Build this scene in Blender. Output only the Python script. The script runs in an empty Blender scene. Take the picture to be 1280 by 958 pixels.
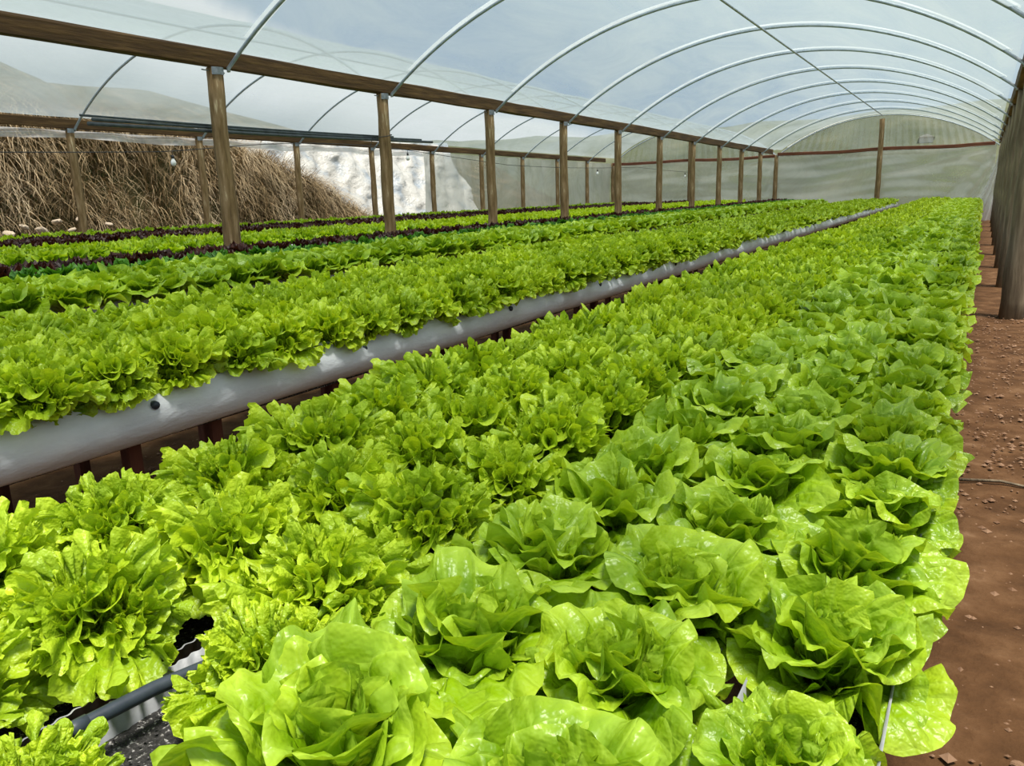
import bpy, math, random
import numpy as np
from mathutils import Matrix, Vector

PI = math.pi
scene = bpy.context.scene
C = scene.collection
# ------------------------------------------------------------------ camera
CAM_H = 1.24
cam_d = bpy.data.cameras.new('camera')
cam = bpy.data.objects.new('camera', cam_d)
C.objects.link(cam)
cam_d.sensor_width = 36.0
cam_d.lens = 1000.0 / 1280.0 * 36.0
cam_d.clip_start = 0.02
cam_d.clip_end = 500
RR = ((0.8710997599513162, 0.08788868439681956, -0.4831778009881617),
      (0.490294366937706, -0.21217911396786931, 0.8453351154098379),
      (-0.02822484653480738, -0.9732705701657717, -0.22792050212142045))   # world <- right, down, forward
cam.matrix_world = Matrix(((RR[0][0], -RR[0][1], -RR[0][2], 0),
                           (RR[1][0], -RR[1][1], -RR[1][2], 0),
                           (RR[2][0], -RR[2][1], -RR[2][2], CAM_H),
                           (0, 0, 0, 1)))
scene.camera = cam
# ------------------------------------------------------------------ world, sun, exposure
scene.view_settings.view_transform = 'Standard'
scene.view_settings.look = 'None'
scene.view_settings.exposure = 0.0
scene.view_settings.gamma = 1.0
scene.view_settings.use_curve_mapping = False
scene.cycles.transparent_max_bounces = 12
scene.cycles.max_bounces = 7
scene.cycles.diffuse_bounces = 3
scene.cycles.transmission_bounces = 6
scene.cycles.use_denoising = True

world = bpy.data.worlds.new('sky')
scene.world = world
world.use_nodes = True
nt = world.node_tree
nt.nodes.clear()


def N(t, kind, **kw):
    n = t.nodes.new(kind)
    for k, v in kw.items():
        if k.startswith('i_'):
            key = k[2:]
            key = int(key) if key.isdigit() else key.replace('_', ' ')
            n.inputs[key].default_value = v
        else:
            setattr(n, k, v)
    return n


def ramp(t, stops, interp='LINEAR'):
    r = t.nodes.new('ShaderNodeValToRGB')
    r.color_ramp.interpolation = interp
    el = r.color_ramp.elements
    while len(el) > 1:
        el.remove(el[-1])
    el[0].position = stops[0][0]
    el[0].color = (*stops[0][1], 1)
    for p, c in stops[1:]:
        e = el.new(p)
        e.color = (*c, 1)
    return r


tc = N(nt, 'ShaderNodeTexCoord')
nz = N(nt, 'ShaderNodeTexNoise', i_Scale=2.4, i_Detail=6.0, i_Roughness=0.55, i_Distortion=0.6)
# long cloud bank lying across the sky, thin blue-grey gap above it, then pale overcast
dt = N(nt, 'ShaderNodeVectorMath', operation='DOT_PRODUCT')
dt.inputs[1].default_value = (0.39, 0.0, 1.0)
ma = N(nt, 'ShaderNodeMath', operation='MULTIPLY_ADD', i_1=0.16)
mo = N(nt, 'ShaderNodeMath', operation='ADD', i_1=0.51)
rp = ramp(nt, [(0.12, (0.42, 0.49, 0.53)), (0.39, (0.46, 0.53, 0.56)), (0.435, (0.92, 0.94, 0.95)), (0.49, (1.0, 1.0, 1.0)),
               (0.512, (0.30, 0.43, 0.60)), (0.60, (0.29, 0.42, 0.57)), (0.70, (0.55, 0.68, 0.74)), (1.0, (0.62, 0.73, 0.78))])
bg = N(nt, 'ShaderNodeBackground', i_Strength=0.95)
wo = N(nt, 'ShaderNodeOutputWorld')
nt.links.new(tc.outputs['Generated'], nz.inputs['Vector'])
nt.links.new(tc.outputs['Generated'], dt.inputs[0])
nt.links.new(nz.outputs['Fac'], ma.inputs[0])
nt.links.new(dt.outputs['Value'], ma.inputs[2])
nt.links.new(ma.outputs[0], mo.inputs[0])
nt.links.new(mo.outputs[0], rp.inputs['Fac'])
nt.links.new(rp.outputs['Color'], bg.inputs['Color'])
nt.links.new(bg.outputs['Background'], wo.inputs['Surface'])

sun_d = bpy.data.lights.new('sun', 'SUN')
sun_d.energy = 6.0
sun_d.angle = math.radians(12)
sun_d.color = (1.0, 0.95, 0.86)
sun = bpy.data.objects.new('sun', sun_d)
C.objects.link(sun)
sun.location = (-4, 2, 12)
SUN_FROM = Vector((0.22, -0.12, 1.0)).normalized()          # towards the sun: high, a little to the right and behind the camera
sun.rotation_euler = SUN_FROM.to_track_quat('Z', 'Y').to_euler()


# ------------------------------------------------------------------ materials
def newmat(name):
    m = bpy.data.materials.new(name)
    m.use_nodes = True
    t = m.node_tree
    t.nodes.clear()
    out = t.nodes.new('ShaderNodeOutputMaterial')
    return m, t, out


def mat_basic(name, stops, scale=6.0, rough=0.6, bump=0.3, stretch=(1, 1, 1), metallic=0.0, detail=5.0, dist=0.02, spec=0.4):
    m, t, out = newmat(name)
    L = t.links.new
    tc = N(t, 'ShaderNodeTexCoord')
    mp = N(t, 'ShaderNodeMapping')
    mp.inputs['Scale'].default_value = stretch
    nz = N(t, 'ShaderNodeTexNoise', i_Scale=scale, i_Detail=detail, i_Roughness=0.6)
    r = ramp(t, stops)
    b = N(t, 'ShaderNodeBsdfPrincipled', i_Roughness=rough, i_Metallic=metallic)
    b.inputs['Specular IOR Level'].default_value = spec
    bp = N(t, 'ShaderNodeBump', i_Strength=bump, i_Distance=dist)
    L(tc.outputs['Object'], mp.inputs['Vector'])
    L(mp.outputs['Vector'], nz.inputs['Vector'])
    L(nz.outputs['Fac'], r.inputs['Fac'])
    L(r.outputs['Color'], b.inputs['Base Color'])
    L(nz.outputs['Fac'], bp.inputs['Height'])
    L(bp.outputs['Normal'], b.inputs['Normal'])
    L(b.outputs['BSDF'], out.inputs['Surface'])
    return m


def mat_leaf(name, base, tip, under, trans=0.45, rough=0.38, vein=0.35, pucker=0.5, vary=0.35, pscale=55.0):
    """leaf: UV x runs across the leaf, UV y from the stalk to the margin"""
    m, t, out = newmat(name)
    L = t.links.new
    uv = N(t, 'ShaderNodeUVMap')
    sep = N(t, 'ShaderNodeSeparateXYZ')
    L(uv.outputs['UV'], sep.inputs[0])
    tc = N(t, 'ShaderNodeTexCoord')
    oi = N(t, 'ShaderNodeObjectInfo')
    nz = N(t, 'ShaderNodeTexNoise', i_Scale=14.0, i_Detail=3.0, i_Roughness=0.6)
    L(tc.outputs['Object'], nz.inputs['Vector'])
    # colour from stalk to margin
    along = ramp(t, [(0.0, under), (0.25, base), (0.75, base), (1.0, tip)])
    L(sep.outputs['Y'], along.inputs['Fac'])
    dark = N(t, 'ShaderNodeMix', data_type='RGBA', blend_type='MULTIPLY')
    rr = ramp(t, [(0.3, (1 - vary, 1 - vary * .8, 1 - vary)), (0.7, (1.12, 1.05, 1.0))])
    add = N(t, 'ShaderNodeMath', operation='MULTIPLY_ADD', i_1=0.45, i_2=-0.22)
    ad2 = N(t, 'ShaderNodeMath', operation='ADD')
    L(oi.outputs['Random'], add.inputs[0])
    L(nz.outputs['Fac'], ad2.inputs[0])
    L(add.outputs[0], ad2.inputs[1])
    L(ad2.outputs[0], rr.inputs['Fac'])
    dark.inputs['Factor'].default_value = 1.0
    L(along.outputs['Color'], dark.inputs['A'])
    L(rr.outputs['Color'], dark.inputs['B'])
    # veins: fan of side veins plus a midrib
    vv = N(t, 'ShaderNodeVectorMath', operation='MULTIPLY')
    vv.inputs[1].default_value = (9.0, 2.2, 1.0)
    L(uv.outputs['UV'], vv.inputs[0])
    vor = N(t, 'ShaderNodeTexVoronoi', feature='DISTANCE_TO_EDGE', i_Scale=1.0)
    L(vv.outputs[0], vor.inputs['Vector'])
    vr = ramp(t, [(0.0, (1, 1, 1)), (0.07, (0, 0, 0))])
    L(vor.outputs['Distance'], vr.inputs['Fac'])
    mid = N(t, 'ShaderNodeMath', operation='SUBTRACT', i_1=0.5)
    L(sep.outputs['X'], mid.inputs[0])
    ab = N(t, 'ShaderNodeMath', operation='ABSOLUTE')
    L(mid.outputs[0], ab.inputs[0])
    mr = ramp(t, [(0.0, (1, 1, 1)), (0.035, (0, 0, 0))])
    L(ab.outputs[0], mr.inputs['Fac'])
    mx = N(t, 'ShaderNodeMath', operation='MAXIMUM')
    L(vr.outputs['Color'], mx.inputs[0])
    L(mr.outputs['Color'], mx.inputs[1])
    ms = N(t, 'ShaderNodeMath', operation='MULTIPLY', i_1=vein)
    L(mx.outputs[0], ms.inputs[0])
    vc = N(t, 'ShaderNodeMix', data_type='RGBA')
    L(ms.outputs[0], vc.inputs['Factor'])
    L(dark.outputs['Result'], vc.inputs['A'])
    vc.inputs['B'].default_value = (*[min(1, c * 1.3 + .06) for c in tip], 1)
    pk = N(t, 'ShaderNodeTexNoise', i_Scale=pscale, i_Detail=2.0, i_Roughness=0.5)
    L(tc.outputs['Object'], pk.inputs['Vector'])
    bp = N(t, 'ShaderNodeBump', i_Strength=pucker, i_Distance=0.010)
    hs = N(t, 'ShaderNodeMath', operation='MULTIPLY_ADD', i_1=-0.25)
    L(mx.outputs[0], hs.inputs[0])
    L(pk.outputs['Fac'], hs.inputs[2])
    L(hs.outputs[0], bp.inputs['Height'])
    b = N(t, 'ShaderNodeBsdfPrincipled', i_Roughness=rough)
    b.inputs['Specular IOR Level'].default_value = 0.45
    L(vc.outputs['Result'], b.inputs['Base Color'])
    L(bp.outputs['Normal'], b.inputs['Normal'])
    tr = N(t, 'ShaderNodeBsdfTranslucent')
    tcol = N(t, 'ShaderNodeMix', data_type='RGBA', blend_type='MULTIPLY')
    tcol.inputs['Factor'].default_value = 1.0
    L(vc.outputs['Result'], tcol.inputs['A'])
    tcol.inputs['B'].default_value = (1.25, 1.15, 0.6, 1)
    L(tcol.outputs['Result'], tr.inputs['Color'])
    L(bp.outputs['Normal'], tr.inputs['Normal'])
    mixs = N(t, 'ShaderNodeMixShader', i_0=trans)
    L(b.outputs['BSDF'], mixs.inputs[1])
    L(tr.outputs['BSDF'], mixs.inputs[2])
    L(mixs.outputs[0], out.inputs['Surface'])
    return m


def mat_film(name, haze, tint, body, scale=1.2, stretch=(1, 1, 1), spread=0.12, gloss=0.12, bump=0.2):
    m, t, out = newmat(name)
    L = t.links.new
    tc = N(t, 'ShaderNodeTexCoord')
    mp = N(t, 'ShaderNodeMapping')
    mp.inputs['Scale'].default_value = stretch
    L(tc.outputs['Object'], mp.inputs['Vector'])
    nz = N(t, 'ShaderNodeTexNoise', i_Scale=scale, i_Detail=6.0, i_Roughness=0.62, i_Distortion=0.8)
    L(mp.outputs['Vector'], nz.inputs['Vector'])
    mr = N(t, 'ShaderNodeMapRange', i_1=0.3, i_2=0.7, i_3=haze - spread, i_4=haze + spread)
    L(nz.outputs['Fac'], mr.inputs[0])
    tp = N(t, 'ShaderNodeBsdfTransparent')
    tp.inputs['Color'].default_value = (*tint, 1)
    df = N(t, 'ShaderNodeBsdfDiffuse')
    df.inputs['Color'].default_value = (*body, 1)
    tl = N(t, 'ShaderNodeBsdfTranslucent')
    tl.inputs['Color'].default_value = (*body, 1)
    gl = N(t, 'ShaderNodeBsdfGlossy', i_Roughness=0.22)
    gl.inputs['Color'].default_value = (1, 1, 1, 1)
    nb = N(t, 'ShaderNodeTexNoise', i_Scale=scale * 3, i_Detail=3.0)
    L(mp.outputs['Vector'], nb.inputs['Vector'])
    bp = N(t, 'ShaderNodeBump', i_Strength=bump, i_Distance=0.05)
    L(nb.outputs['Fac'], bp.inputs['Height'])
    L(bp.outputs['Normal'], gl.inputs['Normal'])
    m1 = N(t, 'ShaderNodeMixShader', i_0=0.62)
    L(df.outputs[0], m1.inputs[1])
    L(tl.outputs[0], m1.inputs[2])
    m2 = N(t, 'ShaderNodeMixShader')
    L(mr.outputs[0], m2.inputs[0])
    L(tp.outputs[0], m2.inputs[1])
    L(m1.outputs[0], m2.inputs[2])
    m3 = N(t, 'ShaderNodeMixShader', i_0=gloss)
    L(m2.outputs[0], m3.inputs[1])
    L(gl.outputs[0], m3.inputs[2])
    L(m3.outputs[0], out.inputs['Surface'])
    return m


M = {}
M['butter'] = mat_leaf('butterhead_leaf', (0.25, 0.44, 0.005), (0.40, 0.58, 0.03), (0.42, 0.55, 0.12), trans=0.32, rough=0.36, vein=0.30, pucker=0.6)
M['curly'] = mat_leaf('frilly_leaf', (0.28, 0.46, 0.004), (0.52, 0.70, 0.03), (0.26, 0.38, 0.04), trans=0.32, rough=0.42, vein=0.18, pucker=0.7, pscale=80.0)
M['bright'] = mat_leaf('bright_leaf', (0.32, 0.54, 0.008), (0.50, 0.68, 0.03), (0.28, 0.45, 0.04), trans=0.4, rough=0.45, vein=0.1)
M['green'] = mat_leaf('deep_green_leaf', (0.06, 0.21, 0.012), (0.10, 0.30, 0.02), (0.09, 0.2, 0.03), trans=0.3, rough=0.5, vein=0.1)
M['red'] = mat_leaf('dark_red_leaf', (0.045, 0.014, 0.010), (0.075, 0.022, 0.016), (0.05, 0.06, 0.012), trans=0.25, rough=0.4, vein=0.05)
M['soil'] = mat_basic('red_soil', [(0.30, (0.050, 0.023, 0.009)), (0.5, (0.100, 0.048, 0.020)), (0.62, (0.14, 0.072, 0.033)), (0.75, (0.24, 0.14, 0.075))], scale=5.0, rough=0.95, bump=1.0, detail=12.0, dist=0.05, spec=0.15)
M['soil_crumb'] = mat_basic('soil_crumb', [(0.3, (0.13, 0.062, 0.030)), (0.7, (0.33, 0.20, 0.12))], scale=9, rough=0.95)
M['rock'] = mat_basic('pale_rock', [(0.3, (0.34, 0.26, 0.18)), (0.7, (0.62, 0.52, 0.40))], scale=6, rough=0.9, bump=0.5)
M['grit'] = mat_basic('grit', [(0.30, (0.006, 0.006, 0.006)), (0.58, (0.035, 0.033, 0.032)), (0.66, (0.30, 0.29, 0.28)), (0.8, (0.55, 0.55, 0.55))], scale=130, rough=0.8, bump=1.0, detail=2.0, dist=0.01)
M['wood_post'] = mat_basic('weathered_post', [(0.28, (0.07, 0.040, 0.014)), (0.47, (0.20, 0.125, 0.050)), (0.60, (0.30, 0.20, 0.10)), (0.68, (0.58, 0.46, 0.28))], scale=9, rough=0.85, bump=0.7, stretch=(2.2, 2.2, 0.28), detail=8)
M['wood_dark'] = mat_basic('old_post', [(0.25, (0.08, 0.056, 0.034)), (0.5, (0.19, 0.145, 0.092)), (0.75, (0.34, 0.27, 0.18))], scale=9, rough=0.9, bump=0.7, stretch=(2.2, 2.2, 0.28), detail=8)
M['wood_beam'] = mat_basic('beam_wood', [(0.25, (0.035, 0.016, 0.004)), (0.5, (0.085, 0.042, 0.010)), (0.78, (0.20, 0.11, 0.035))], scale=7, rough=0.75, bump=0.5, stretch=(3, 0.25, 3), detail=7)
M['wood_red'] = mat_basic('reddish_plank', [(0.3, (0.10, 0.030, 0.014)), (0.7, (0.24, 0.085, 0.042))], scale=6, rough=0.8, bump=0.4, stretch=(0.4, 3, 3))
M['leg_red'] = mat_basic('rust_red_leg', [(0.3, (0.06, 0.016, 0.008)), (0.7, (0.15, 0.045, 0.022))], scale=8, rough=0.8, bump=0.4, stretch=(2, 2, .4))
M['pipe'] = mat_basic('galvanised_pipe', [(0.3, (0.30, 0.36, 0.41)), (0.7, (0.50, 0.56, 0.60))], scale=10, rough=0.42, bump=0.05, metallic=0.35)
M['strap'] = mat_basic('galvanised_strap', [(0.3, (0.16, 0.18, 0.19)), (0.7, (0.32, 0.35, 0.37))], scale=30, rough=0.4, bump=0.1, metallic=0.6)
M['dark_pipe'] = mat_basic('dark_rod', [(0.3, (0.045, 0.055, 0.06)), (0.7, (0.10, 0.12, 0.13))], scale=10, rough=0.45, bump=0.05)
M['hose'] = mat_basic('black_hose', [(0.3, (0.022, 0.030, 0.042)), (0.7, (0.05, 0.062, 0.08))], scale=18, rough=0.42, bump=0.15, dist=0.004)
M['wire'] = mat_basic('wire', [(0.3, (0.02, 0.02, 0.02)), (0.7, (0.05, 0.05, 0.05))], rough=0.6)
M['white_plastic'] = mat_basic('white_plastic_liner', [(0.3, (0.64, 0.65, 0.68)), (0.7, (0.82, 0.82, 0.84))], scale=3.5, rough=0.38, bump=0.6, stretch=(2.5, 1, 2.5), dist=0.02)
M['trough'] = mat_basic('corrugated_sheet', [(0.3, (0.20, 0.21, 0.23)), (0.7, (0.38, 0.39, 0.41))], scale=12, rough=0.45, bump=0.15)
M['tarp'] = mat_basic('white_tarp', [(0.35, (0.28, 0.32, 0.36)), (0.5, (0.44, 0.43, 0.40)), (0.7, (0.54, 0.52, 0.48))], scale=1.1, rough=0.4, bump=1.0, dist=0.25)  # blue-grey to cream shading of the crumples is put into the colour
M['bulb'] = mat_basic('bulb_glass', [(0.3, (0.8, 0.8, 0.78)), (0.7, (0.9, 0.9, 0.88))], rough=0.2, bump=0.0)
M['bank'] = mat_basic('bank_earth', [(0.25, (0.035, 0.040, 0.015)), (0.5, (0.085, 0.075, 0.032)), (0.75, (0.20, 0.15, 0.085))], scale=1.1, rough=1.0, bump=1.0, detail=10, dist=0.2, spec=0.1)
M['hill'] = mat_basic('far_hill', [(0.3, (0.055, 0.068, 0.036)), (0.55, (0.12, 0.13, 0.078)), (0.8, (0.23, 0.22, 0.15))], scale=0.22, rough=1.0, bump=0.8, detail=9, dist=0.6, spec=0.05)
M['dry_grass'] = mat_basic('dry_grass', [(0.32, (0.12, 0.08, 0.035)), (0.48, (0.36, 0.26, 0.14)), (0.68, (0.60, 0.48, 0.32))], scale=1.3, rough=0.85, bump=0.0, stretch=(1, 1, 0.45), detail=10, spec=0.2)
M['weed'] = mat_basic('bank_weed', [(0.3, (0.035, 0.055, 0.012)), (0.7, (0.11, 0.14, 0.035))], scale=2.0, rough=0.85, bump=0.0)
M['film_roof'] = mat_film('roof_film', 0.54, (0.93, 0.98, 1.0), (0.46, 0.52, 0.54), scale=0.8, stretch=(1.6, 0.5, 1.6), spread=0.17, gloss=0.04)
M['gloss_strip'] = mat_film('gloss_strip', 0.85, (0.9, 0.9, 0.9), (0.97, 0.99, 1.0), scale=1.5, spread=0.05, gloss=0.05)  # white body stands in for the gloss where roof film touches a hoop
M['film_wall'] = mat_film('wall_film', 0.50, (0.86, 0.88, 0.86), (0.62, 0.65, 0.62), scale=0.8, spread=0.20, gloss=0.10, bump=0.5)
M['film_gable'] = mat_film('gable_film', 0.26, (0.86, 0.88, 0.86), (0.55, 0.58, 0.55), scale=0.8, spread=0.14, gloss=0.10, bump=0.5)
M['film_white'] = mat_film('drape_film', 0.62, (0.94, 0.95, 0.95), (0.88, 0.88, 0.87), scale=1.2, spread=0.15, gloss=0.12, bump=0.5)
M['house'] = mat_basic('pale_render', [(0.3, (0.6, 0.55, 0.48)), (0.7, (0.8, 0.76, 0.7))], scale=2)


# ------------------------------------------------------------------ helpers
class MB:
    def __init__(self):
        self.v, self.f, self.uv = [], [], []
        self.n = 0

    def add(self, v, f):
        v = np.asarray(v, float)
        self.v.append(v)
        self.f.extend([[i + self.n for i in q] for q in f])
        self.n += len(v)

    def box(self, x0, x1, y0, y1, z0, z1):
        v = [(x, y, z) for z in (z0, z1) for y in (y0, y1) for x in (x0, x1)]
        self.add(v, [(0, 2, 3, 1), (4, 5, 7, 6), (0, 1, 5, 4), (2, 6, 7, 3), (0, 4, 6, 2), (1, 3, 7, 5)])

    def tube(self, pts, rad, seg=8, cap=True, wob=0.0, rng=None):
        pts = [Vector(p) for p in pts]
        rads = rad if hasattr(rad, '__len__') else [rad] * len(pts)
        vs, fs = [], []
        prev = None
        for i, p in enumerate(pts):
            d = (pts[min(i + 1, len(pts) - 1)] - pts[max(i - 1, 0)]).normalized()
            if prev is None:
                a = Vector((0, 0, 1)) if abs(d.z) < 0.9 else Vector((1, 0, 0))
                u = d.cross(a).normalized()
            else:
                u = (prev - d * prev.dot(d)).normalized()
            prev = u
            w = d.cross(u)
            for k in range(seg):
                t = 2 * PI * k / seg
                r = rads[i] * (1 + (rng.uniform(-wob, wob) if rng else 0))
                vs.append(p + (u * math.cos(t) + w * math.sin(t)) * r)
        n = len(pts)
        for i in range(n - 1):
            for k in range(seg):
                k2 = (k + 1) % seg
                fs.append((i * seg + k, i * seg + k2, (i + 1) * seg + k2, (i + 1) * seg + k))
        if cap:
            fs.append(tuple(range(seg))[::-1])
            fs.append(tuple((n - 1) * seg + k for k in range(seg)))
        self.add([tuple(v) for v in vs], fs)

    def grid(self, P):
        """P: (n, m, 3) array of points"""
        n, m = P.shape[:2]
        self.add(P.reshape(-1, 3), [(i * m + j, i * m + j + 1, (i + 1) * m + j + 1, (i + 1) * m + j)
                                    for i in range(n - 1) for j in range(m - 1)])

    def mesh(self, name, mat, smooth=True):
        me = bpy.data.meshes.new(name)
        me.from_pydata(np.concatenate(self.v).tolist(), [], self.f)
        if smooth:
            me.polygons.foreach_set('use_smooth', [True] * len(me.polygons))
        me.materials.append(mat)
        me.update()
        return me

    def build(self, name, mat, parent=None, smooth=True, loc=(0, 0, 0)):
        o = bpy.data.objects.new(name, self.mesh(name, mat, smooth))
        C.objects.link(o)
        o.location = loc
        if parent:
            o.parent = parent
        return o


def fast_mesh(name, V, F, UV, mat):
    """V (n,3), F (m,4) int quads, UV (n,2)"""
    me = bpy.data.meshes.new(name)
    me.vertices.add(len(V))
    me.vertices.foreach_set('co', V.astype(np.float32).ravel())
    me.loops.add(F.size)
    me.loops.foreach_set('vertex_index', F.astype(np.int32).ravel())
    me.polygons.add(len(F))
    me.polygons.foreach_set('loop_start', (np.arange(len(F)) * 4).astype(np.int32))
    me.polygons.foreach_set('use_smooth', np.ones(len(F), bool))
    ul = me.uv_layers.new(name='UVMap')
    ul.data.foreach_set('uv', UV[F.ravel()].astype(np.float32).ravel())
    me.materials.append(mat)
    me.update(calc_edges=True)
    me.validate()
    return me


def tag(o, label, cat, group=None, kind=None):
    if label:
        o['label'] = label
    if cat:
        o['category'] = cat
    if group:
        o['group'] = group
    if kind:
        o['kind'] = kind
    return o


def empty(name, loc, label=None, cat=None, group=None, rz=0.0):
    o = bpy.data.objects.new(name, None)
    o.empty_display_size = 0.05
    C.objects.link(o)
    o.location = loc
    o.rotation_euler = (0, 0, rz)
    return tag(o, label, cat, group)


def obj(name, me, parent=None, loc=(0, 0, 0), rot=(0, 0, 0), scale=(1, 1, 1)):
    o = bpy.data.objects.new(name, me)
    C.objects.link(o)
    o.location = loc
    o.rotation_euler = rot
    o.scale = scale
    if parent:
        o.parent = parent
    return o


def ordinal(n):
    if 10 <= n % 100 <= 20:
        s = 'th'
    else:
        s = {1: 'st', 2: 'nd', 3: 'rd'}.get(n % 10, 'th')
    return f'{n}{s}'


ORD = ['first', 'second', 'third', 'fourth', 'fifth', 'sixth', 'seventh', 'eighth', 'ninth', 'tenth', 'eleventh', 'twelfth', 'thirteenth']


def project(x, y, z):
    dx, dy, dz = x, y, z - CAM_H
    c = [RR[0][k] * dx + RR[1][k] * dy + RR[2][k] * dz for k in range(3)]
    if c[2] < 0.02:
        return None
    return 640 + 1000 * c[0] / c[2], 479 + 1000 * c[1] / c[2], c[2]


Y_END = 31.5
XM, XF = -6.5, -13.0            # middle and far purlin lines
def xr(y): return 0.20 + 0.0092 * y          # right purlin line
def zp(y): return CAM_H + 1.285 - 0.0036 * (y - 5)   # underside of the purlins
POST_Y = [5.76 + 2.575 * k for k in range(-2, 11)]

# ------------------------------------------------------------------ structure: floor
rs = np.random.RandomState(4)
def fnoise(x, y, sc, seed):
    r = np.random.RandomState(seed)
    z = 0
    for k in range(9):
        a, b = r.normal(size=2) * sc * (1 + 0.5 * k)
        z = z + np.sin(a * x + b * y + r.uniform(0, 7)) / (1 + 0.6 * k)
    return z / 3.0


def axis(vals):
    out = []
    for a, b, s in vals:
        out += list(np.arange(a, b, s))
    out.append(vals[-1][1])
    return np.array(out)

gx = axis([(-60, -16, 4), (-16, -3.6, 0.5), (-3.6, 1.9, 0.06), (1.9, 12, 1.5), (12, 40, 6)])
gy = axis([(-4, 0, 0.5), (0, 6, 0.06), (6, 12, 0.2), (12, 34, 1.0), (34, 70, 5)])
GX, GY = np.meshgrid(gx, gy)
GZ = 0.016 * fnoise(GX, GY, 3.0, 1) + 0.010 * fnoise(GX, GY, 11.0, 2)
b = MB()
b.grid(np.stack([GX, GY, GZ], -1))
floor = b.build('floor', M['soil'])
tag(floor, 'bare reddish brown dirt floor of the greenhouse', None, kind='structure')

# loose crumbs of soil: nobody could count them
rnd = random.Random(3)
b = MB()
oct_v = np.array([(1, 0, 0), (-1, 0, 0), (0, 1, 0), (0, -1, 0), (0, 0, 1), (0, 0, -1)], float)
oct_f = [(0, 2, 4), (2, 1, 4), (1, 3, 4), (3, 0, 4), (2, 0, 5), (1, 2, 5), (3, 1, 5), (0, 3, 5)]
for i in range(7000):
    if i < 5400:
        x, y = rnd.uniform(-0.3, 1.3), rnd.uniform(0.5, 9) ** 1.0
    else:
        x, y = rnd.uniform(-3.6, -1.5), rnd.uniform(1.0, 7)
    s = rnd.choice((0.003, 0.004, 0.005, 0.007, 0.011)) * rnd.uniform(0.7, 1.4)
    v = oct_v * np.array([s * rnd.uniform(.7, 1.5), s * rnd.uniform(.7, 1.5), s * .7]) + np.array([x, y, 0.004 + s * .3])
    b.add(v, oct_f)
tag(b.build('soil_crumbs', M['soil_crumb'], smooth=False), 'loose crumbs of dry soil scattered on the dirt floor', 'soil', kind='stuff')


def rock_mesh(name, seed, mat):
    import bmesh
    bm = bmesh.new()
    bmesh.ops.create_icosphere(bm, subdivisions=2, radius=1.0)
    r = random.Random(seed)
    ph = [(r.uniform(-2, 2), r.uniform(-2, 2), r.uniform(-2, 2), r.uniform(0, 6)) for _ in range(5)]
    for v in bm.verts:
        d = 1 + sum(math.sin(a * v.co.x * 1.6 + b_ * v.co.y * 1.6 + c * v.co.z * 1.6 + e) for a, b_, c, e in ph) * 0.09
        v.co *= d
        v.co.z *= 0.62
    me = bpy.data.meshes.new(name)
    bm.to_mesh(me)
    bm.free()
    me.materials.append(mat)
    return me

stone_me = [rock_mesh('stone', s, M['soil_crumb']) for s in (1, 2)]
for i, (px, py, s, lab) in enumerate([(0.235, 1.93, 0.022, 'reddish stone on the dirt aisle beside the fourth butterhead'),
                                      (0.19, 1.83, 0.013, 'small stone just before the larger reddish stone on the aisle'),
                                      (0.17, 1.42, 0.012, 'small stone on the aisle close to the near butterheads'),
                                      (0.52, 4.6, 0.03, 'brown clod lying on the aisle near the first wooden post')]):
    o = obj('stone', stone_me[i % 2], None, (px, py, s * .4), (0, 0, i * 1.3), (s, s, s))
    tag(o, lab, 'stone')
b = MB()
b.tube([(0.05, 3.72, .012), (0.2, 3.75, .018), (0.33, 3.72, .012), (0.5, 3.78, .014)], [.008, .007, .006, .003], seg=5)
tag(b.build('stick', M['wood_dark']), 'thin grey stick lying across the dirt aisle', 'stick')


# ------------------------------------------------------------------ structure: roof film, wall film
def arch_z(x, x0, x1, z0, rise=1.165):
    c, h = (x0 + x1) / 2, (x1 - x0) / 2
    Rr = (h * h + rise * rise) / (2 * rise)
    d = np.minimum(np.abs(x - c), h)
    return z0 + rise - Rr + np.sqrt(Rr * Rr - d * d)


def roof(name, fx0, fx1, y0, y1, label, lift=0.035):
    ys = np.arange(y0, y1 + 0.01, 0.2575)
    us = np.linspace(0, 1, 41)
    P = np.zeros((len(ys), len(us), 3))
    for i, y in enumerate(ys):
        x0, x1 = fx0(y), fx1(y)
        x = x0 + (x1 - x0) * us
        sag = abs(math.sin(PI * (y - 5.76) / 2.575))
        z = arch_z(x, x0, x1, zp(y) + 0.0) + lift - 0.03 * sag * np.sin(PI * us)
        z += 0.012 * fnoise(x, y + 0 * x, 2.5, 9)
        ed = np.minimum(x - x0, x1 - x)
        z = np.maximum(z, zp(y) + 0.185 - 0.4 * np.clip(ed - 0.06, 0, 1))
        P[i, :, 0], P[i, :, 1], P[i, :, 2] = x, y, z
    b = MB()
    b.grid(P)
    return tag(b.build(name, M['film_roof']), label, None, kind='structure')

roof('ceiling', lambda y: XM, xr, 0.61, Y_END + .1, 'translucent plastic film stretched over the hoops of the near bay')
roof('ceiling', lambda y: XF, lambda y: XM, 0.61, Y_END + .1, 'translucent plastic film stretched over the hoops of the far bay')

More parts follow.
